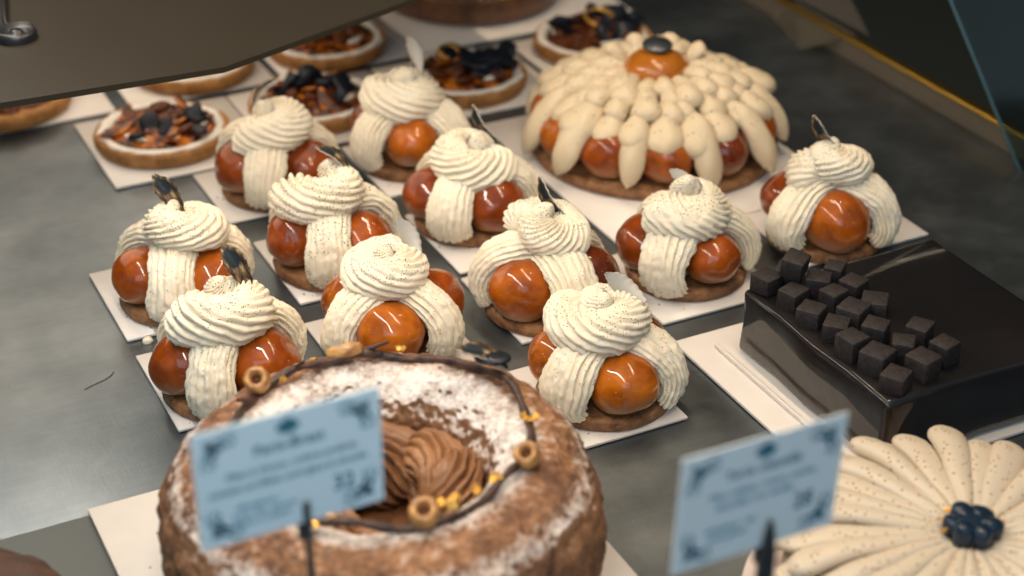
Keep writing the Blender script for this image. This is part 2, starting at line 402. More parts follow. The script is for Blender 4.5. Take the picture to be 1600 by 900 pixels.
slab_quad('glass_pane', (.0045, .001, .0), (-.0757, .173, .30), (.35, -.25, 0), .005, m_glass)
slab_quad('glass_edge', (.0022, .0016, .0), (-.0757, .173, .30), (.0020, -.0014, 0), .005, m_glassedge)
# clear tab and paper by the rail
tb = link('plastic_tab', mesh('plastic_tab', [(.8795, 1.232, .003), (.8600, 1.158, .002), (.8930, 1.125, .022), (.8930, 1.215, .022)] +
          [(.8795, 1.232, .0022), (.8600, 1.158, .0012), (.8930, 1.125, .0212), (.8930, 1.215, .0212)],
          [[0, 1, 2, 3], [7, 6, 5, 4], [0, 4, 5, 1], [1, 5, 6, 2], [2, 6, 7, 3], [3, 7, 4, 0]], False), mats=[m_plastic])
tag(tb, 'clear plastic price tab hanging over the kick band below the brass rail', 'price tab')
T3 = [(.9061, 1.1225, .020), (.8985, 1.295, .020), (.974, 1.262, .020)]
pc = link('paper_corner', mesh('paper_corner', T3+[(x, y, z-.0005) for x, y, z in T3], [[0, 2, 1], [3, 4, 5], [0, 1, 4, 3], [1, 2, 5, 4], [2, 0, 3, 5]], False), mats=[plain('dull_paper', (.075, .064, .05, 1), .6)])
tag(pc, 'pale pointed paper leaflet leaning behind the brass rail at top right', 'leaflet')

# ------------------------------------------------------------------ cake boards
def board(x0, x1, y0, y1, label, group='small white boards under the cream pastries', rot=0, t=.0022, z=.0006):
    w, h = (x1-x0)/2, (y1-y0)/2
    o = link('cake_board', box('cake_board', -w, w, -h, h, 0, t, .0004, 1), loc=((x0+x1)/2, (y0+y1)/2, z), mats=[m_board]); o.rotation_euler[2] = R(rot)
    return tag(o, label, 'cake board', group)
# ------------------------------------------------------------------ individual cream pastries
def ball_mesh(seed):
    nu, nv = 28, 40
    u = np.linspace(0, PI, nu)[:, None]; v = np.linspace(0, 2*PI, nv, endpoint=False)[None]
    G = np.stack([np.sin(u)*np.cos(v), np.sin(u)*np.sin(v), np.cos(u)+0*v], -1)
    d = 1 + vn(G, 1.1, seed)*.09 + vn(G, 2.6, seed+9)*.028
    G = G*d[..., None]*.0212; G[..., 2] *= .93
    z = G[..., 2]; G[..., 2] = np.where(z < -.0135, -.0135+(z+.0135)*.35, z)
    return grid_mesh('choux_ball', G[::-1])
balls = [ball_mesh(40+i) for i in range(7)]
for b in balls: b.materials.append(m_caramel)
def disc_mesh(r, h, seed, nv=96):
    return lathe('pastry_base', [(0, h), (r*.6, h), (r*.93, h), (r*.985, h*.85), (r, h*.5), (r*.985, h*.12), (r*.9, 0), (0, 0)], nv, .0012, 110, seed, sub=4)
bases = [disc_mesh(.041, .0085, 11+i) for i in range(3)]
for b in bases: b.materials.append(m_pastry)
core = lathe('cream_core', [(0, .052), (.010, .051), (.018, .044), (.023, .030), (.022, .012), (.018, .009)], 40, .0010, 90, 5, sub=3); core.materials.append(m_cream)

def side_rope(seed, width=.028, out=.0440, top_r=.006, lean=0., mat=None, nr=17):
    n = 64
    P = bez([(.0345, 0, .0085), (out+.007, 0, .019), (out-.009, lean, .049), (top_r, lean, .045)], n)
    P[:, :] += 0
    T = np.gradient(P, axis=0); side = np.tile([0, 1., 0], (n, 1)); Nn = np.cross(side, T)
    s = np.linspace(0, 1, n)
    wob = 1+.05*np.sin(s*9+seed)
    w = width*taper(n, .09, .05)*(1-.10*s)*wob; t = .0185*taper(n, .09, .05)
    return tube('cream_rope', P, Nn, w, t, nr, .19, .06*math.sin(seed*2.3), nr*8, .0010, seed, .75)
def swirl(seed, rad=.0172, tr=.0365, turns=1.45, rise=.0135, start=0, direction=1, tw=.35, nr=15, amp=.24, end=.50, stretch=1.0):
    n = max(120, int(120*turns/1.3))
    s = np.linspace(0, 1, n); a = start+direction*turns*2*PI*s
    rr = rad*np.clip(1-s, 0, 1)**.6+.0006
    rnd = random.Random(seed*3+1); a = a + .25*np.sin(s*7+rnd.uniform(0, 6))*rnd.uniform(.4, 1); rr = rr*(1+.16*np.sin(a*1.0+rnd.uniform(0, 6)))
    z = rise*s**1.2 + .0085*np.clip((s-.80)/.20, 0, 1)**1.6
    P = np.stack([rr*np.cos(a)*stretch, rr*np.sin(a), z], 1)
    P[:, 2] += .001*np.sin(seed+5*s)
    Nn = np.stack([.35*np.cos(a), .35*np.sin(a), np.ones(n)], 1)
    w = tr*(1-(1-end)*s**1.3)*taper(n, .06, .16)
    # sharp little tail at the end
    t = w*.86
    return tube('cream_swirl', P, Nn, w, t, nr, amp, tw*direction, nr*9, .0009, seed, .7)

def leaf_mesh():
    n = 22; y = np.linspace(0, 1, n); L = .030
    w = .0068*np.sin(np.clip(y, 0, 1)**.85*PI)**.6*(.45+.75*y); w[0] = .0006; w[-1] = .0012
    w = np.clip(w, .0006, None)
    xs = np.linspace(-1, 1, 9)
    top = np.zeros((n, 9, 3))
    for j, q in enumerate(xs):
        top[:, j, 0] = w*q; top[:, j, 1] = y*L - (q*q)*.0012*(y) - (.0022 if j == 4 else 0)*(y > .97)
        top[:, j, 2] = .0022*(q*q)*np.sin(y*PI) + .0030*np.sin(y*PI)
    top[..., 0] += .0004*np.sin(y*40)[:, None]*np.sign(xs)[None]
    bot = top.copy(); bot[..., 2] -= .0009
    V = np.concatenate([top.reshape(-1, 3), bot.reshape(-1, 3)]); k = n*9; F = []; mi = []
    id_ = lambda i, j, b: b*k+i*9+j
    for i in range(n-1):
        for j in range(8):
            F.append([id_(i, j, 0), id_(i, j+1, 0), id_(i+1, j+1, 0), id_(i+1, j, 0)]); mi.append(0)
            F.append([id_(i, j, 1), id_(i+1, j, 1), id_(i+1, j+1, 1), id_(i, j+1, 1)]); mi.append(1)
    for i in range(n-1):
        F.append([id_(i, 0, 0), id_(i+1, 0, 0), id_(i+1, 0, 1), id_(i, 0, 1)]); mi.append(1)
        F.append([id_(i, 8, 0), id_(i, 8, 1), id_(i+1, 8, 1), id_(i+1, 8, 0)]); mi.append(1)
    for j in range(8):
        F.append([id_(0, j, 0), id_(0, j, 1), id_(0, j+1, 1), id_(0, j+1, 0)]); mi.append(1)
        F.append([id_(n-1, j, 0), id_(n-1, j+1, 0), id_(n-1, j+1, 1), id_(n-1, j, 1)]); mi.append(1)
    me = mesh('chocolate_feather', V, F); me.materials.append(m_feather); me.materials.append(m_feather_back)
    me.polygons.foreach_set('material_index', mi); me.update(); return me
leafm = leaf_mesh()
def place_leaf(parent, base, direction, facing, scale=1.0, flip=False, name='chocolate_feather'):
    """base: local point; direction: stem->tip; facing: printed side towards"""
    o = bpy.data.objects.new(name, leafm); COL.objects.link(o); o.parent = parent
    y = Vector(direction).normalized(); z = Vector(facing); z = (z-z.dot(y)*y).normalized()
    if flip: z = -z
    x = y.cross(z)
    m = Matrix((x, y, z)).transposed()
    rot = m.to_quaternion()
    prot = Matrix.Rotation(-parent.rotation_euler[2], 3, 'Z').to_quaternion()
    o.rotation_mode = 'QUATERNION'; o.rotation_quaternion = prot @ rot
    o.location = prot @ Vector(base); o.scale = (scale,)*3
    return o
VIEW = (-FW*math.cos(PITCH) + Vector((0, 0, math.sin(PITCH)))).normalized()      # towards the viewer
UPV = (FW*math.sin(PITCH) + Vector((0, 0, math.cos(PITCH)))).normalized()
# facing azimuth: angle of the first ball from 'toward the viewer', counter-clockwise seen from above, degrees (ball at the front = 0)
SPEC = {
 1: dict(p=(.3563, 1.1034), ball=62, turns=0.95, start=200, tw=1.1, d=1, cream='plain', leaf=((.6, .75), -.015, .012, 'edge', 1), stretch=1.10, tilt=(6, -8)),
 2: dict(p=(.4639, 1.1050), ball=8, turns=1.35, start=150, tw=0.9, d=1, cream='plain', leaf=((-.35, .95), .010, .016, 'back', .95), stretch=1.05, tilt=(0, 6)),
 3: dict(p=(.4625, .9929), ball=40, turns=1.2, start=20, tw=1.4, d=-1, cream='top', leaf=((-.55, .8), .018, .012, 'edge', 1.), stretch=1.0, tilt=(8, 4)),
 4: dict(p=(.3515, .9787), ball=58, turns=0.85, start=170, tw=0.5, d=1, cream='specked', leaf=((-.75, .55), .014, .014, 'low', .95), stretch=1.22, tilt=(-6, 4)),
 5: dict(p=(.2455, .9800), ball=62, turns=1.05, start=120, tw=1.0, d=-1, cream='top', leaf=((-.6, .8), .006, .010, 'front', 1.15), stretch=1.0, tilt=(-10, 0), rad=.0205),
 6: dict(p=(.2390, .8625), ball=60, turns=0.85, start=215, tw=1.05, d=1, cream='top', leaf=((-.55, .83), .018, .010, 'front', 1.1), stretch=1.28, tilt=(-4, 6)),
 7: dict(p=(.3474, .8650), ball=2, turns=1.45, start=60, tw=0.95, d=1, cream='top', leaf=((-.45, .9), .018, .008, 'back', 1.05), stretch=1.0, tilt=(0, 0)),
 8: dict(p=(.4552, .8624), ball=-35, turns=1.15, start=150, tw=1.5, d=-1, cream='top', leaf=((-.55, .8), .012, .012, 'edge', 1.05), stretch=1.05, tilt=(5, 6)),
 9: dict(p=(.5600, .8600), ball=33, turns=0.95, start=190, tw=1.3, d=1, cream='top', leaf=((-.8, .45), .006, .014, 'back', .75), stretch=1.08, tilt=(4, 8)),
 10: dict(p=(.6740, .8600), ball=6, turns=1.5, start=240, tw=1.6, d=-1, cream='top', leaf=((-.62, .8), .004, .014, 'edge', .95), stretch=1.0, tilt=(-8, 0)),
 11: dict(p=(.4384, .7540), ball=22, turns=1.25, start=130, tw=1.2, d=1, cream='top', leaf=((-.8, .58), .0225, .0165, 'back', 1.0), stretch=1.08, tilt=(6, 4)),
}
LBL = {
 1: 'cream pastry with smooth white swirl, nearest the grey shelf edge',
 2: 'tall cream pastry with pale fin, left of the crown cake',
 3: 'cream pastry with broad front rope, directly in front of the tall pale finned one',
 4: 'cream pastry densely specked with vanilla over its wide top and front rope',
 5: 'leftmost cream pastry with hollow swirl and upright dark feather',
 6: 'front left cream pastry with diagonal ridges and feather, beside the scratch on the steel',
 7: 'cream pastry with round ridged dome above one centred ball, behind the sugared ring cake',
 8: 'cream pastry in the middle with one front left ball and a dark thin feather',
 9: 'cream pastry with broad front rope, left of the black glazed cake',
 10: 'rightmost cream pastry with dark specks on its round top',
 11: 'foremost cream pastry with pale chip on its swirl, right of the sugared ring cake',
}
BL = {1: 'the smooth swirled pastry nearest the shelf edge', 2: 'the tall pastry with pale fin', 3: 'the pastry in front of the tall pale finned one', 4: 'the densely specked wide pastry',
 5: 'the leftmost cream pastry', 6: 'the front left cream pastry', 7: 'the round domed pastry behind the ring cake', 8: 'the middle cream pastry with dark feather', 9: 'the pastry left of the black cake',
 10: 'the rightmost cream pastry', 11: 'the foremost cream pastry right of the ring cake'}
BRD = {1: (.307, .400, 1.069, 1.155), 2: (.425, .508, 1.056, 1.150), 3: (.424, .512, .929, 1.023), 4: (.3125, .400, .939, 1.033), 5: (.198, .290, .945, 1.040),
       6: (.1975, .283, .833, .924), 7: (.3055, .392, .822, .914), 8: (.421, .505, .830, .922), 9: (.513, .606, .8105, .905), 10: (.640, .744, .8325, .9145), 11: (.3845, .4715, .712, .804)}
mats = dict(plain=m_cream, top=m_cream_top, specked=m_cream_specked)
for i, s in SPEC.items():
    z0 = .003
    b = BRD[i]; board(*b, 'small white board under ' + BL[i])
    rz = math.atan2(-FW.y, -FW.x) + R(s['ball'])
    e = empty('cream_pastry', (s['p'][0], s['p'][1], z0), rz)
    tag(e, LBL[i], 'pastry', 'small pastries of caramel balls and piped cream')
    e.scale = (1, 1, random.uniform(.95, 1.05))
    link('pastry_base', bases[i % 3], e).rotation_euler[2] = i
    link('cream_core', core, e)
    for k in range(3):
        a = k*2*PI/3
        bo = link('choux_ball', balls[(i*3+k) % 7], e, (.0262*math.cos(a), .0262*math.sin(a), .0250))
        bo.rotation_euler = (random.uniform(-.2, .2), random.uniform(-.2, .2), random.uniform(0, 6)); sc = random.uniform(.95, 1.07); bo.scale = (sc,)*3
        r = link('cream_rope', side_rope(i*7+k, .0335+random.uniform(-.003, .0025), .0440+random.uniform(-.001, .002)), e, (0, 0, 0), [mats['specked'] if s['cream'] == 'specked' else m_cream])
        r.rotation_euler[2] = a+PI/3+random.uniform(-.13, .13)
    sw = link('cream_swirl', swirl(i, turns=s['turns'], start=R(s['start']), direction=s['d'], tw=s['tw'], rad=s.get('rad', .0172), stretch=s['stretch']), e, (0, 0, .0), [mats[s['cream']]])
    # lift the whole swirl mesh so that object z stays the height above the plate
    sw.data.transform(Matrix.Translation((0, 0, .0530 if i == 11 else .0508)) @ Matrix.Rotation(R(s['tilt'][0]), 4, 'X') @ Matrix.Rotation(R(s['tilt'][1]), 4, 'Y') )
    sw.rotation_euler[2] = -rz + math.atan2(RT.y, RT.x)       # stretch runs across the picture
    (dx, dy), ox, oz, kind, ls = s['leaf']
    direction = RT*dx + UPV*dy
    if kind == 'front': face = VIEW*1 + UPV*.35; flip = False
    elif kind == 'back': face = VIEW*.8 - RT*.35 + UPV*.2; flip = True
    elif kind == 'low': face = UPV*.9 + VIEW*.55; flip = False
    else: face = -RT*.9 + VIEW*.42 + UPV*.1; flip = False
    place_leaf(e, RT*ox + Vector((0, 0, .052+oz)) + FW*(-.002 if i == 11 else .004), direction, face, ls, flip)

# ------------------------------------------------------------------ large crown cake of caramel balls and cream petals
board(.540, .735, .916, 1.140, 'large white board under the big cream crown cake', 'large white boards')
e = empty('crown_cake', (.642, 1.042, .003)); tag(e, 'big round cake of caramel balls draped with smooth cream petals, ball on top', 'cake')
link('pastry_base', disc_mesh(.096, .010, 31, 160), e, mats=[m_pastry])
link('cream_core', lathe('cream_core', [(0, .054), (.02, .053), (.045, .048), (.062, .035), (.066, .012), (.06, .009)], 64, .001, 60, 4, sub=3), e, mats=[m_petal])
NB = 11
for k in range(NB):
    a = k*2*PI/NB+math.atan2(-FW.y, -FW.x)+R(3)
    o = link('choux_ball', balls[k % 7], e, (.0755*math.cos(a), .0755*math.sin(a), .026)); o.scale = (.98,)*3; o.rotation_euler[2] = k
tbm = balls[2].copy(); tbm.materials.clear(); o = link('top_ball', tbm, e, (0, 0, .064), [fruit_mat('amber_caramel', (.30, .075, .005, 1), (.50, .17, .012, 1), .9, .35)]); o.scale = (1.2, 1.2, .85)
o = link('chocolate_disc', lathe('chocolate_disc', [(0, .0012), (.0105, .0012), (.0115, 0), (.0105, -.0012), (0, -.0012)], 32), e, (0, 0, .0850), [m_steelpost]); o.rotation_euler = (R(8), R(-4), 0)
def petal_mesh(L, w, t, drop, arch, n=26, nv=18, name='cream_petal'):
    s = np.linspace(0, 1, n)
    P = np.stack([s*L, 0*s, arch*np.sin(s*PI*.9) - drop*s**2.2], 1)
    prof = np.sin(np.clip(s, 0, 1)**.95*PI*.5)*taper(n, .02, .24)
    return tube(name, P, np.tile([0, 0, 1.], (n, 1)), w*np.clip(prof, .04, 1), t*np.clip(prof, .04, 1), nv=nv)
F0 = math.atan2(-FW.y, -FW.x)+R(3)
big = petal_mesh(.048, .023, .018, .044, .008); mid = petal_mesh(.044, .026, .018, .012, .004); small = petal_mesh(.037, .0200, .0150, .003, .004)
for q in (big, mid, small):
    co = np.zeros(len(q.vertices)*3); q.vertices.foreach_get('co', co); co = co.reshape(-1, 3)
    co += np.stack([vn(co, 90, 1), vn(co, 90, 2), vn(co, 80, 3)], 1)*.0014; q.vertices.foreach_set('co', co.ravel()); q.materials.append(m_petal)
for k in range(NB):                                                     # drapes hanging down between the balls
    a = (k+.5)*2*PI/NB+F0
    o = link('cream_petal', big, e, (.054*math.cos(a), .054*math.sin(a), .050)); o.rotation_euler = (random.uniform(-.1, .1), 0, a+random.uniform(-.14, .14)); o.scale = (random.uniform(.9, 1.06), random.uniform(.85, 1.15), random.uniform(.9, 1.05))
for ring, (cnt, r0, z, me, off, pit) in enumerate([(22, .046, .0515, mid, 0, 6), (22, .034, .0560, small, .3, 5), (18, .022, .0595, small, .1, 2), (13, .012, .0620, small, 0, -1)]):
    for k in range(cnt):
        a = (k+off)*2*PI/cnt+.2*ring+F0
        o = link('cream_petal', me, e, (r0*math.cos(a), r0*math.sin(a), z+random.uniform(-.0015, .0015))); o.rotation_euler = (random.uniform(-.2, .2), R(pit)+random.uniform(-.09, .09), a+random.uniform(-.13, .13)); sc = random.uniform(.9, 1.1); o.scale = (sc, sc*random.uniform(.9, 1.15), sc)
for k, a in enumerate([.0, .75, 1.5, 2.2]):                              # standing cream fins behind the top ball
    o = link('cream_fin', small, e, (.022*math.cos(a), .022*math.sin(a), .056)); o.rotation_euler = (0, R(-50), a); o.scale = (.8, .8, .7)

# ------------------------------------------------------------------ sugared ring cake
board(.130, .370, .541, .779, 'large white board under the sugared chestnut ring cake', 'large white boards', z=.0030)
RC = (.2540, .6540)
e = empty('ring_cake', (RC[0], RC[1], .0055)); tag(e, 'large brown choux ring dusted with icing sugar and wreathed by a chocolate twig', 'cake')
prof = [(.058, .003), (.098, .001), (.108, .008), (.1125, .022), (.113, .040), (.1100, .056), (.1030, .069), (.094, .0775), (.084, .082), (.074, .0825), (.064, .079), (.056, .071), (.0515, .060), (.051, .045), (.052, .025), (.054, .008), (.058, .003)]
pr = np.array(prof); tt = np.linspace(0, len(pr)-1, 190); t0 = np.arange(len(pr))
pr = np.stack([np.interp(tt, t0, pr[:, 0]), np.interp(tt, t0, pr[:, 1])], 1)
ker = np.hanning(11); ker /= ker.sum()
for c in (0, 1): pr[5:-5, c] = np.convolve(pr[:, c], ker, 'same')[5:-5]
a = np.linspace(0, 2*PI, 460, endpoint=False)
G = np.stack([pr[:, 0, None]*np.cos(a), pr[:, 0, None]*np.sin(a), pr[:, 1, None]+0*a], -1)[::-1]
tg = np.gradient(pr, axis=0)[::-1]; nn = np.stack([-tg[:, 1], tg[:, 0]], 1); nn /= np.linalg.norm(nn, axis=1)[:, None]; 
if nn[np.argmax(pr[::-1, 1]), 1] < 0: nn = -nn
d = vn(G, 28, 3)*.0028 + vn(G, 75, 4)*.0012 + vn(G, 190, 5)*.0010 + vn(G, 420, 6)*.0008
Gs = G*np.array([1, 1, .35]); crack = np.abs(vn(Gs, 60, 8)); d -= np.clip(.12-crack, 0, 1)*.008*np.clip(1.2-G[..., 2]/.06, 0, 1)
G = G + d[..., None]*np.stack([nn[:, 0, None]*np.cos(a), nn[:, 0, None]*np.sin(a), nn[:, 1, None]+0*a], -1)
link('choux_ring', grid_mesh('choux_ring', G), e, mats=[m_ring])
link('filling_floor', lathe('filling_floor', [(0, .030), (.02, .031), (.04, .034), (.0525, .040)], 80, .003, 90, 6, sub=6), e, mats=[m_darkpastry])
for k, (deg, off, L, w, z, dz) in enumerate([(132, .028, .058, .034, .030, .0), (98, .030, .058, .034, .036, .003), (60, .032, .056, .032, .031, .0), (24, .033, .050, .030, .038, .003), (-12, .038, .036, .028, .041, .006), (168, .030, .050, .032, .034, .002), (208, .032, .044, .028, .030, .0), (245, .034, .038, .024, .026, .0), (-50, .040, .032, .022, .030, .0)]):
    a0 = R(deg)-YAW+0; n = 60; s = np.linspace(-.5, .5, n)
    c = np.array([math.cos(a0), math.sin(a0)])*off; t = np.array([-math.sin(a0), math.cos(a0)]); rd = np.array([math.cos(a0), math.sin(a0)])
    P = np.stack([c[0]+t[0]*s*L-rd[0]*(s*s)*L*.9, c[1]+t[1]*s*L-rd[1]*(s*s)*L*.9, z+dz+.017-.010*(s*2)**2+.014*s], 1)
    Nn = np.tile([-.45*rd[0], -.45*rd[1], 1.], (n, 1))
    w_ = w*taper(n, .22, .22)*(1-.15*s)
    me = tube('praline_rope', P, Nn, w_, w_*.8, 14, .42, .16, 126, .0007, k, .7)
    link('praline_rope', me, e, mats=[m_praline])
# twig wreath
n = 420; a = np.linspace(0, 2*PI, n)
wr = .0745*(1+.02*np.sin(3*a+1)+.012*np.sin(7*a)); P = np.stack([wr*np.cos(a)+FW.x*.006, wr*np.sin(a)+FW.y*.006, .0845+.0018*np.sin(5*a)+.0012*np.sin(11*a)], 1)
# the wreath slips lower where it hangs across the mouth at the front
rr = np.hypot(P[:, 0], P[:, 1]); 
th = 1+.22*np.abs(np.sin(9*a))**3+.12*np.sin(31*a)
link('chocolate_twig', tube('chocolate_twig', P, np.tile([0, 0, 1.], (n, 1)), .0038*th, .0038*th, nv=12, jag=.0004, seed=3), e, mats=[m_twig])
def wreath_pt(deg, dz=0, dr=0):
    a_ = R(deg)-YAW; return Vector(((.0745+dr)*math.cos(a_)+FW.x*.006, (.0745+dr)*math.sin(a_)+FW.y*.006, .0845+dz))
nutm = lathe('hazelnut_ring', [(.0022, -.004), (.0062, -.0045), (.0070, 0), (.0066, .005), (.0050, .0068), (.0032, .0060), (.0024, .003), (.0022, -.004)], 26, .0004, 300, 3); nutm.materials.append(m_nut)
corem = lathe('nut_hollow', [(0, .0035), (.0026, .0030), (.0026, -.004)], 16); corem.materials.append(m_nutcore)
def nut(deg, dz, dr, tiltv, sc=1.0):
    o = link('hazelnut', nutm, e, wreath_pt(deg, dz, dr)); o.rotation_mode = 'QUATERNION'; o.rotation_quaternion = Vector(tiltv).to_track_quat('Z', 'Y'); o.scale = (sc,)*3
    link('nut_hollow', corem, o)
nut(148, .004, .004, VIEW+UPV*.3, 1.0); nut(-20, .005, .002, VIEW+UPV*.5-RT*.2, .95); nut(-71, .004, .0, VIEW+UPV*.6, 1.05); nut(200, .004, 0, VIEW+UPV, .9)
o = link('hazelnut', lathe('hazelnut', [(0, .010), (.0032, .009), (.0040, .004), (.0040, -.004), (.003, -.009), (0, -.0098)], 20, .0004, 200, 1), e, wreath_pt(109, .004, 0), [m_nut])
o.rotation_mode = 'QUATERNION'; o.rotation_quaternion = (RT+UPV*.25).to_track_quat('Z', 'Y')
for k in range(3):                                                      # twig stubs on the wreath
    p = wreath_pt(100+k*30, .003); L = .012
    P = np.array([[p.x, p.y, p.z]])+np.linspace(0, 1, 8)[:, None]*np.array([[RT.x*L*(1-k*.8), RT.y*L, .005]])
    link('twig_stub', tube('twig_stub', P, np.tile([0, 0, 1.], (8, 1)), .003*np.linspace(1, .5, 8), .003*np.linspace(1, .5, 8), nv=8), e, mats=[m_twig])
def flake(deg, dz, dr, sz, seed):
    sz *= .8
    rnd = random.Random(seed); n = 9; vs = [(0, 0, .001)]
    for j in range(n):
        q = 2*PI*j/n; r_ = sz*rnd.uniform(.55, 1.1); vs.append((r_*math.cos(q), r_*math.sin(q), rnd.uniform(-.001, .0012)))
    vs2 = [(x, y, z-.0005) for x, y, z in vs]
    F = [[0, 1+j, 1+(j+1) % n] for j in range(n)] + [[n+1, n+2+(j+1) % n, n+2+j] for j in range(n)] + [[1+j, n+2+j, n+2+(j+1) % n, 1+(j+1) % n] for j in range(n)]
    o = link('gold_flake', mesh('gold_flake', vs+vs2, F, False), e, wreath_pt(deg, dz, dr), [m_gold]); o.rotation_mode = 'QUATERNION'; o.rotation_quaternion = (VIEW+UPV*rnd.uniform(.2, 1.2)+RT*rnd.uniform(-.4, .4)).to_track_quat('Z', 'Y'); return o
for k, (deg, dz, dr, sz) in enumerate([(86, .0035, 0, .0034), (6, .004, .001, .0045), (9, .003, -.003, .0035), (-36, .004, -.004, .0050), (-47, .004, -.004, .0046), (-58, .004, -.003, .0055), (-62, .0035, -.006, .004), (-105, .003, 0, .0048), (-108, .001, .003, .004), (122, .003, 0, .003), (140, .003, -.004, .003)]): flake(deg, dz, dr, sz, k)
p = wreath_pt(48, .006, -.002)
place_leaf(e, p + RT*.014 - UPV*.002, -RT*.85 + UPV*.35, VIEW*.6 + UPV*.8, 1.0)
p2 = link('feather_eye', lathe('feather_eye', [(0, .0012), (.0065, .0010), (.0082, .0004), (.0085, -.0006), (0, -.0008)], 32), e, p + RT*.006 + UPV*.004 + VIEW*.002, [m_ink])
p2.scale = (1.15, .85, 1); p2.rotation_mode = 'QUATERNION'; p2.rotation_quaternion = (VIEW*.5+UPV*.85).to_track_quat('Z', 'Y')

# ------------------------------------------------------------------ black glazed slab cake on its tray
e = empty('serving_tray', (.507, .612, .0006)); tag(e, 'white rimmed tray under the black glazed square cake', 'tray')
link('tray_plate', box('tray_plate', 0, .198, 0, .176, 0, .0028, .0008), e, mats=[m_board])
link('tray_rim', box('tray_rim', .0190, .0215, .002, .158, .0029, .0062, .0009), e, mats=[m_board])
e = empty('glazed_cake', (.538, .6165, .0040)); tag(e, 'square cake under glossy black chocolate glaze on the right', 'cake')
import bmesh
bm = bmesh.new(); bmesh.ops.create_cube(bm, size=1)
for v in bm.verts: v.co = Vector((.0735+v.co.x*.147, .0725+v.co.y*.145, .0222+v.co.z*.0444))
bmesh.ops.bevel(bm, geom=bm.edges[:], offset=.0042, segments=4, profile=.5, affect='EDGES')
bmesh.ops.subdivide_edges(bm, edges=bm.edges[:], cuts=3, use_grid_fill=True)
me = bpy.data.meshes.new('glaze'); bm.to_mesh(me); bm.free()
co = np.zeros(len(me.vertices)*3); me.vertices.foreach_get('co', co); co = co.reshape(-1, 3)
co += np.stack([vn(co, 35, 1), vn(co, 35, 2), vn(co, 30, 3)], 1)*.0013; me.vertices.foreach_set('co', co.ravel()); me.polygons.foreach_set('use_smooth', [True]*len(me.polygons))
link('glaze', me, e, mats=[m_ganache])
cubem = [box('cake_cube', -.0085, .0085, -.0085, .0085, 0, .0165, .0011, 2) for _ in range(3)]
for j, c in enumerate(cubem):
    c.materials.append(m_brownie); co = np.zeros(len(c.vertices)*3); c.vertices.foreach_get('co', co); co = co.reshape(-1, 3)
    co += np.stack([vn(co, 150, j), vn(co, 150, j+5), vn(co, 150, j+9)], 1)*.0010; c.vertices.foreach_set('co', co.ravel())
SL = 'small dark sponge cube on the black glazed cake'
pos = [(.0110, .134), (.0300, .138), (.0150, .113), (.0350, .118), (.0140, .092), (.0330, .097), (.0160, .071), (.0345, .077), (.0135, .051), (.0330, .056), (.0170, .031), (.0360, .035), (.0150, .012), (.0365, .015), (.0530, .126), (.0520, .104), (.0530, .083), (.0550, .045), (.0560, .022)]
for j, (x, y) in enumerate(pos):
    o = link('cake_cube', cubem[j % 3], e, (x+random.uniform(-.0012, .0012), y+random.uniform(-.0012, .0012), .0442)); o.rotation_euler[2] = R([12, 40, 20, 48, 30, 15, 44, 25, 10, 38, 22, 50, 30][j % 13]);
    sc = random.uniform(.78, .92); o.scale = (sc, sc*random.uniform(.88, 1.1), random.uniform(.66, .9))
o = link('cake_cube', cubem[1], e, (.0240, .127, .0444+.0130)); o.rotation_euler = (R(9), R(-6), R(33)); o.scale = (.8,)*3

# ------------------------------------------------------------------ cream petal tart, lower right
CT = (.5007, .5015)
e = empty('petal_cake', (CT[0], CT[1], .0006)); tag(e, 'round cream cake of long speckled petals around a dark blue centre', 'cake')
link('base_plate', lathe('base_plate', [(0, .003), (.104, .003), (.1085, .0045), (.1090, .0038), (.106, .0), (0, 0)], 96), e, mats=[m_plate])
link('cake_body', lathe('cake_body', [(0, .042), (.07, .040), (.088, .034), (.090, .010), (.088, .003)], 80, .001, 60, 2, sub=3), e, mats=[m_petal])
def flat_petal(L, w, t, lift, sag):
    n = 30; s = np.linspace(0, 1, n)
    P = np.stack([.010+s*L, 0*s, lift*np.sin(s*PI*.55)-sag*s**3], 1)
    prof = np.clip(.30+.72*s**.8, 0, 1)*taper(n, .03, .13)
    return tube('cream_petal', P, np.tile([0, 0, 1.], (n, 1)), w*prof, t*taper(n, .03, .13), nv=18)
pm = [flat_petal(.094, .0225, .0110, .008, .016), flat_petal(.086, .0210, .0105, .008, .010)]
for q in pm:
    co = np.zeros(len(q.vertices)*3); q.vertices.foreach_get('co', co); co = co.reshape(-1, 3)
    co += np.stack([vn(co, 60, 5), vn(co, 60, 6), vn(co, 70, 7)], 1)*.0010; q.vertices.foreach_set('co', co.ravel()); q.materials.append(m_petal2)
NP = 27
for layer in (0, 1):
    for k in range(NP):
        a = (k+.5*layer)*2*PI/NP
        o = link('cream_petal', pm[layer], e, (0, 0, .040+.0062*layer)); o.rotation_euler = (R(16)+random.uniform(-.06, .06), random.uniform(-.02, .02), a+random.uniform(-.045, .045)); o.scale = (random.uniform(.94, 1.04), random.uniform(.9, 1.12), random.uniform(.85, 1.1))
bl = link('blue_centre', lathe('blue_centre', [(0, .0075), (.007, .0078), (.0105, .0060), (.0110, 0)], 32), e, (0, 0, .054), [m_blue])
for k in range(6):
    a = k*PI/3+.4; o = link('blue_lobe', lathe('blue_lobe', [(0, .0062), (.0045, .0060), (.0062, .0048), (.0068, .001), (.0060, -.003), (.002, -.005)], 22, .0004, 200, k), e, (.0088*math.cos(a), .0088*math.sin(a), .056), [m_blue])
    o.scale = (random.uniform(.75, 1.05), random.uniform(.75, 1.05), random.uniform(.7, 1.2)); o.rotation_euler = (random.uniform(-.2, .2), random.uniform(-.2, .2), a)
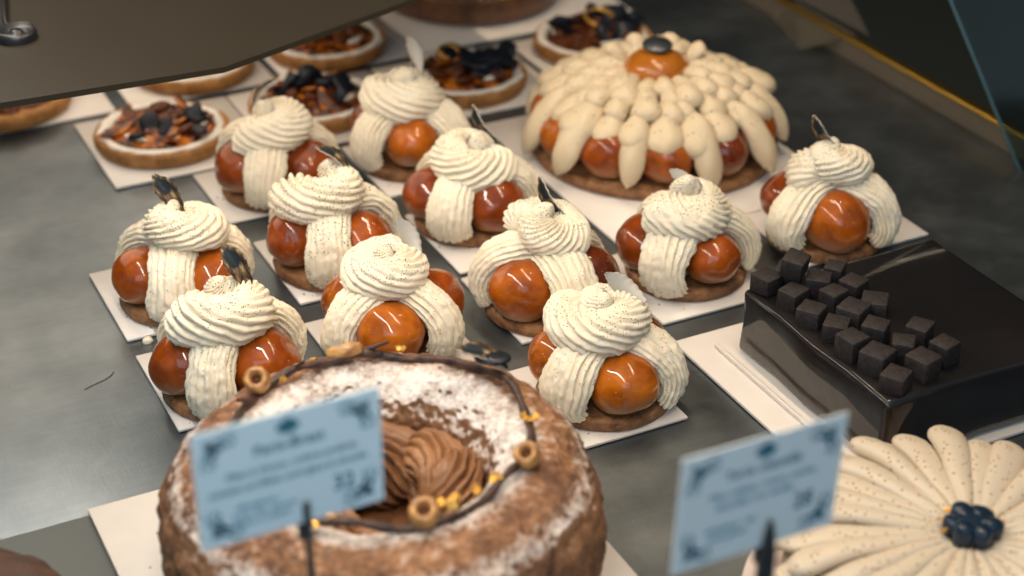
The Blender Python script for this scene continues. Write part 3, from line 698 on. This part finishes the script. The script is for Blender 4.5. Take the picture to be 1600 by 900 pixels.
for k, (a, r_) in enumerate([(2.3, .0145), (1.7, .015), (2.9, .014), (1.2, .0155), (-.3, .015)]):
    o = link('gold_flake', mesh('gold_flake', [(-.002, -.001, 0), (.002, -.0015, .0006), (.0025, .0015, 0), (-.001, .002, .0008), (-.002, -.001, -.0005), (.002, -.0015, .0001), (.0025, .0015, -.0005), (-.001, .002, .0003)],
        [[0, 1, 2, 3], [7, 6, 5, 4], [0, 4, 5, 1], [1, 5, 6, 2], [2, 6, 7, 3], [3, 7, 4, 0]], False), e, (r_*math.cos(a), r_*math.sin(a), .0575), [m_gold])
    o.rotation_euler = (random.uniform(-.5, .5), random.uniform(-.5, .5), a)

# ------------------------------------------------------------------ fruit and nut tarts at the back
shellm = lathe('tart_shell', [(0, .003), (.042, .0), (.050, .001), (.0520, .005), (.0527, .0105), (.0515, .0130), (.0470, .0130), (.0460, .0110), (.030, .0105), (0, .0105)], 110, .0016, 90, 3, sub=3); shellm.materials.append(m_tartshell)
rimm = lathe('cream_rim', [(.0400, .0110), (.0425, .0138), (.0455, .0150), (.0482, .0142), (.0492, .0125), (.046, .0118), (.0400, .0110)], 110, .0028, 95, 8, sub=3); rimm.materials.append(m_sugarcream)
def chunk_mesh(seed, kind):
    nu, nv = 12, 16; u = np.linspace(0, PI, nu)[:, None]; v = np.linspace(0, 2*PI, nv, endpoint=False)[None]
    G = np.stack([np.sin(u)*np.cos(v), np.sin(u)*np.sin(v), np.cos(u)+0*v], -1)
    if kind == 'wedge': G = G*np.array([1.5, .75, .6]); G[..., 1] += .5*G[..., 0]**2*.5
    if kind == 'curl': G = G*np.array([1.2, .8, .55]); G[..., 2] += .35*np.sin(G[..., 0]*2.4)
    G = G*(1+.22*vn(G, 1.5, seed)[..., None]); return grid_mesh('fruit_piece', G[::-1]*.0085)
chunks = dict(orange=[chunk_mesh(s, 'wedge') for s in (1, 2, 3)], plum=[chunk_mesh(s, 'x') for s in (4, 5, 6)], ink=[chunk_mesh(s, 'curl') for s in (7, 8)])
for k_, m_ in (('orange', m_roast), ('plum', m_plum), ('ink', m_ink)):
    for q in chunks[k_]: q.materials.append(m_)
chunks_cream = chunk_mesh(11, 'wedge'); chunks_cream.materials.append(m_sugarcream)
glazem = lathe('fruit_glaze', [(0, .0165), (.020, .0162), (.036, .0150), (.0425, .0110)], 90, .0055, 95, 6, sub=3); glazem.materials.append(m_roast)
glazed = lathe('fruit_glaze', [(0, .0165), (.020, .0162), (.036, .0150), (.0425, .0110)], 90, .0055, 95, 6, sub=3); glazed.materials.append(m_plum)
def tart(x, y, seed, label, inkpos, darkness=.35, loops=(), rim=True, scale=1.0, rz=0, group='fruit tarts on white boards'):
    rnd = random.Random(seed); e = empty('fruit_tart', (x, y, .003), rz); e.scale = (scale,)*3; tag(e, label, 'tart', group)
    link('tart_shell', shellm, e); link('fruit_glaze', glazed if darkness > .6 else glazem, e)
    if rim: link('cream_rim', rimm, e)
    for k in range(15):
        r_ = .036*math.sqrt((k+.5)/15); a = k*2.4+seed
        kd = 'plum' if rnd.random() < darkness else 'orange'
        o = link('fruit_piece', rnd.choice(chunks[kd]), e, (r_*math.cos(a), r_*math.sin(a), .0165+rnd.uniform(0, .002))); o.rotation_euler = (rnd.uniform(-.7, .7), rnd.uniform(-.7, .7), rnd.uniform(0, 6)); sc = rnd.uniform(.6, 1.25); o.scale = (sc, sc*.8, sc*.4)
    for k in range(3):
        a = seed*1.7+k*2.1; o = link('cream_dab', chunks_cream, e, (.034*math.cos(a), .034*math.sin(a), .018)); o.rotation_euler = (0, 0, a+1.57); o.scale = (.9, .45, .35)
    for (px, py, sc) in inkpos:       # px to the picture's right, py away
        v = Matrix.Rotation(-rz, 3, 'Z') @ (RT*px + FW*py)
        o = link('chocolate_curl', chunks['ink'][rnd.randrange(2)], e, (v.x, v.y, .021)); o.rotation_euler = (rnd.uniform(-.6, .6), rnd.uniform(-.6, .6), rnd.uniform(0, 6)); o.scale = (sc, sc, sc*.7)
    for (px, py, sc) in loops:
        v = RT*px + FW*py; n = 30; a = np.linspace(-.3, 4.2, n)
        P = np.stack([v.x+.010*sc*np.cos(a), v.y+.010*sc*np.sin(a), .026+.003*np.sin(a)], 1)
        link('sugar_curl', tube('sugar_curl', P, np.tile([0, 0, 1.], (n, 1)), np.full(n, .0038), np.full(n, .003), nv=10), e, mats=[m_gold])
G2 = 'boards under the fruit tarts'
board(.2495, .375, 1.160, 1.285, 'white board under the leftmost whole fruit tart', G2)
tart(.3035, 1.2200, 1, 'whole orange fruit tart with white rim, leftmost on its own board', [(.022, .010, 1.5), (.030, .002, 1.1), (-.006, -.012, 1.1), (.006, -.016, .8), (-.012, -.034, .8), (.034, -.022, .8)], .22)
board(.3765, .502, 1.160, 1.285, 'white board under the fruit tart behind the two left swirl pastries', G2)
tart(.4300, 1.2230, 2, 'dark fruit tart with one orange wedge, between the shelf and the left swirl pastries', [(-.010, .018, 1.6), (.014, .014, 1.5), (.026, .004, 1.4), (-.022, .004, 1.2), (.022, -.020, 1.0), (-.004, .028, 1.2)], .5)
board(.505, .630, 1.160, 1.285, 'white board under the black topped tart left of the crown cake', G2)
tart(.5610, 1.2150, 3, 'tart piled with black chocolate on its right half, behind the tall swirl pastry', [(.010, .010, 1.8), (.024, .012, 1.8), (.030, -.002, 1.6), (.012, -.008, 1.6), (.020, -.014, 1.4), (-.008, .022, 1.5), (.034, .018, 1.3)], .35, [(-.012, .012, .8)])
board(.636, .761, 1.160, 1.285, 'white board under the dark tart with a golden curl', G2)
tart(.6960, 1.2380, 4, 'dark tart with bright golden sugar curl, behind the crown cake', [(.020, .020, 1.9), (.032, .008, 1.8), (-.024, .014, 1.5), (-.028, .0, 1.3), (.028, -.012, 1.5), (.004, .028, 1.3), (.010, -.010, 1.2)], .75, [(.006, .010, 1.25)])
board(.150, .287, 1.297, 1.430, 'white board at the left edge partly under the shelf', G2)
tart(.2050, 1.3450, 5, 'plain brown tart at the left edge mostly under the shelf', [], .9, rim=False, scale=1.1)
board(.300, .425, 1.297, 1.422, 'white board just under the shelf edge behind the left tart', G2)
tart(.3660, 1.3430, 6, 'orange tart peeping out from under the shelf edge', [(.02, .02, 1.2)], .1)
board(.432, .557, 1.297, 1.422, 'white board under the tart cut off by the shelf edge', G2)
tart(.4860, 1.3380, 8, 'light rimmed tart half cut off by the shelf edge, behind the dark wedge tart', [(.012, .014, 1.2), (-.012, -.010, 1.3), (.0, .024, 1.2)], .3)
board(.560, .775, 1.300, 1.520, 'wide white board under the biggest tart at the back', G2)
e = empty('large_tart', (.655, 1.405, .003)); tag(e, 'biggest brown tart, cut by the top of the picture', 'tart')
link('tart_shell', lathe('tart_shell', [(0, .002), (.075, 0), (.084, .004), (.090, .020), (.0915, .030), (.086, .031), (.082, .026), (0, .026)], 120, .0012, 60, 2, sub=3), e, mats=[m_darkpastry])
link('fruit_glaze', lathe('fruit_glaze', [(0, .031), (.05, .031), (.082, .027)], 80, .003, 60, 2, sub=6), e, mats=[m_orange])
e = empty('chocolate_tart', (.050, .688, .0030)); tag(e, 'round dark brown pastry cut off at the bottom left corner', 'pastry')
link('tart_shell', lathe('tart_shell', [(0, .002), (.045, 0), (.050, .006), (.051, .022), (.047, .031), (.035, .036), (0, .037)], 90, .0018, 60, 2, sub=4), e, mats=[pastry_mat('dark_crust', (.020, .008, .005, 1), (.085, .032, .012, 1), 80, .7, .6)])

# ------------------------------------------------------------------ price cards
def text(parent, body, size, x, z, mat, name='lettering', align='CENTER', sx=1.0):
    cu = bpy.data.curves.new('t', 'FONT'); cu.body = body; cu.size = size; cu.align_x = align; cu.align_y = 'CENTER'; cu.resolution_u = 2; cu.offset = size*.012
    to = bpy.data.objects.new('t', cu); COL.objects.link(to)
    dg = bpy.context.evaluated_depsgraph_get(); me = bpy.data.meshes.new_from_object(to.evaluated_get(dg)); bpy.data.objects.remove(to)
    me.transform(Matrix.Translation((x, -.0008, z)) @ Matrix.Rotation(R(90), 4, 'X') @ Matrix.Scale(sx, 4, (1, 0, 0)))
    me.materials.clear(); o = link(name, me, parent, mats=[mat]); return o
def corner_orn(parent, cx, cz, fx, fz, mat):
    """scroll ornament: an L of leaf strokes with curled ends"""
    V = []; F = []
    def stroke(pts, w):
        n = len(pts)
        for i, (x, z) in enumerate(pts):
            x2, z2 = pts[min(i+1, n-1)]; x1, z1 = pts[max(i-1, 0)]; dx, dz = x2-x1, z2-z1; L = math.hypot(dx, dz)+1e-9
            ww = .72*w*math.sin(PI*(i+.6)/(n+.2)); nx, nz = -dz/L*ww, dx/L*ww
            V.append((cx+fx*(x+nx), -.0007, cz+fz*(z+nz))); V.append((cx+fx*(x-nx), -.0007, cz+fz*(z-nz)))
        b = len(V)-2*n
        for i in range(n-1): F.append([b+2*i, b+2*i+1, b+2*i+3, b+2*i+2])
    for sw in (0, 1):
        f = (lambda p: p) if not sw else (lambda p: (p[1], p[0]))
        stroke([f((.001+.014*t, .0012+.0016*math.sin(t*6))) for t in np.linspace(0, 1, 14)], .0007)
        stroke([f((.006+.0026*math.cos(q), .0035+.0024*math.sin(q))) for q in np.linspace(-2, 3.6, 14)], .0008)
        stroke([f((.0115+.0018*math.cos(q), .0032+.0017*math.sin(q))) for q in np.linspace(-2, 3.6, 12)], .0006)
        stroke([f((.001+.010*t, .005*t*(1-t)+.0035)) for t in np.linspace(0, 1, 10)], .0009)
    stroke([(.0012+.005*t, .0012+.005*t) for t in np.linspace(0, 1, 8)], .0015)
    return link('corner_ornament', mesh('corner_ornament', V, F, False), parent, mats=[mat])
def price_card(x0, y, z0, w, h, stem_x, label, lines, paper, yaw=0, roll=0, stem_w=.0030, faint=False, wedge=False):
    e = empty('price_card', (x0+w/2, y, .0031 if not wedge else 0)); tag(e, label, 'price card', 'printed cards on metal stands'); e.rotation_euler = (0, R(roll), R(yaw))
    z0 -= e.location[2]
    link('card_sheet', box('card_sheet', -w/2, w/2, -.0003, .0003, z0, z0+h), e, mats=[paper])
    mt = m_print_soft if faint else m_print
    for fx in (1, -1):
        for fz in (1, -1): corner_orn(e, -fx*(w/2-.0035), (z0+.0035) if fz == 1 else (z0+h-.0035), fx, fz, m_print)
    # little crown-like emblem
    V = []; F = []; cz = z0+h*.88
    for (dx, dz, r_) in [(-.0028, 0, .0020), (0, .0012, .0026), (.0028, 0, .0020), (-.0012, -.0012, .0018), (.0012, -.0012, .0018)]:
        b = len(V); V.append((dx, -.0006-.00005*len(F)/9, cz+dz)); m_ = 12
        for j in range(m_): V.append((dx+r_*math.cos(2*PI*j/m_), V[b][1], cz+dz+r_*math.sin(2*PI*j/m_)))
        F += [[b, b+1+j, b+1+(j+1) % m_] for j in range(m_)]
    link('emblem', mesh('emblem', V, F, False), e, mats=[m_print])
    for (body, size, dx, fz, m_, sx) in lines: text(e, body, size, dx, z0+h*fz, m_print if m_ else m_print_soft, sx=sx)
    # metal stand: clip prong in front of the card, post and foot
    sx0 = stem_x-(x0+w/2)
    if wedge:
        V = []; 
        for (z, ww, d) in [(z0+.014, .0004, .0015), (z0+.008, .0018, .0022), (z0-.004, .0034, .0030), (z0-.03, .0042, .0032), (0.0015, .0045, .0032)]:
            V += [(sx0-ww, -.0028-d/2, z), (sx0+ww, -.0028-d/2, z), (sx0+ww, -.0018, z), (sx0-ww, -.0018, z)]
        F = [[3, 2, 1, 0]]+[[i*4+j, i*4+(j+1) % 4, i*4+4+(j+1) % 4, i*4+4+j] for i in range(4) for j in range(4)]+[[16, 17, 18, 19]]
        link('stand_post', mesh('stand_post', V, F, False), e, mats=[m_steelpost])
    else:
        link('stand_post', box('stand_post', sx0-stem_w/2, sx0+stem_w/2, -.0034, -.0016, .0015, z0+.0115, .0006), e, mats=[m_steelpost])
    link('clip_back', box('clip_back', sx0-.003, sx0+.003, .0008, .0022, z0-.006, z0+.012, .0005), e, mats=[m_steelpost])
    link('clip_bridge', box('clip_bridge', sx0-.003, sx0+.003, -.0016, .0022, z0-.008, z0-.006), e, mats=[m_steelpost])
    link('stand_foot', lathe('stand_foot', [(0, .003), (.010, .0028), (.012, .0012), (.012, 0), (0, 0)], 32), e, (sx0, -.002, 0), [m_steelpost])
    return e
price_card(.1292, .530, .1541, .0768, .0547, .1721, 'sky blue printed card on a thin stand in front of the sugared ring cake',
    [('Paris-Brest', .0066, 0, .735, 1, 1.0), ('Pâte à choux, crème praliné,', .0042, .001, .575, 1, 1.12), ('noisettes torréfiées, sucre glace et chocolat', .0042, -.001, .46, 1, .88),
     ('allergènes :', .0038, -.014, .30, 0, 1.1), ('oeuf, lait, gluten', .0038, -.012, .225, 0, 1.1), ('fruits à coque', .0038, -.013, .155, 0, 1.1), ('32', .0105, .0215, .27, 1, .9)], m_cardpaper)
price_card(.2802, .440, .1500, .0772, .0535, .3240, 'pale blue printed card on a wedge shaped prong left of the petal cake',
    [('Tarte chantilly', .0060, 0, .745, 1, 1.05), ('Pâte sablée, crème vanille,', .0042, .001, .59, 0, 1.15), ('chantilly à la vanille', .0042, -.003, .49, 0, 1.15),
     ('allergènes : lait', .0040, -.013, .30, 0, 1.0), ('oeuf, gluten', .0040, -.014, .22, 0, 1.0), ('28', .0105, .0215, .33, 1, .9)], m_cardpaper2, yaw=2, roll=2.6, wedge=True)

# ------------------------------------------------------------------ crumbs and a scratch on the steel
rnd = random.Random(4)
cm = chunk_mesh(21, 'x'); cm.name = 'cream_crumb'; cm.materials.append(m_cream)
for k, (x, y, s_) in enumerate([(.2100, .9400, .30), (.2130, .9370, .18)][:1]):
    o = link('cream_crumb', cm, loc=(x, y, .0015)); o.scale = (s_*1.4, s_, s_); tag(o, 'tiny cream crumb on the steel beside the front left pastry', 'crumb')
P = bez([(.160, .9045, .0003), (.168, .909, .0005), (.176, .908, .0005), (.181, .916, .0004)], 24)
o = link('scratch', tube('scratch', P, np.tile([0, 0, 1.], (24, 1)), .0009*(1+.5*np.sin(np.arange(24)*1.7)), np.full(24, .0004), nv=6), mats=[plain('dark_scratch', (.10, .105, .105, 1), .6)])
tag(o, 'small dark crescent scratch on bare steel left of the pastries', 'scratch')

V = []; F = []
for k in range(420):
    c = rnd.choice(list(SPEC.values()))['p'] if k < 260 else RC
    a = rnd.uniform(0, 2*PI); r_ = abs(rnd.gauss(.043, .004)) if k < 260 else rnd.uniform(.114, .132)
    x, y = c[0]+r_*math.cos(a), c[1]+r_*math.sin(a)
    if k >= 260 and not (.134 < x < .366 and .545 < y < .775): continue
    if k < 260 and not any(b[0] < x < b[1] and b[2] < y < b[3] for b in BRD.values()): continue
    q = rnd.uniform(.0003, .0008); z = .0030 if k < 260 else .0054; b = len(V)
    V += [(x-q, y-q*.6, z), (x+q, y-q*.8, z), (x+q*.2, y+q, z), (x, y, z+q*1.3)]; F += [[b, b+1, b+3], [b+1, b+2, b+3], [b+2, b, b+3]]
o = link('pastry_crumbs', mesh('pastry_crumbs', V, F, False), mats=[m_pastry]); tag(o, 'brown pastry crumbs scattered on the white boards', 'crumbs', kind='stuff')
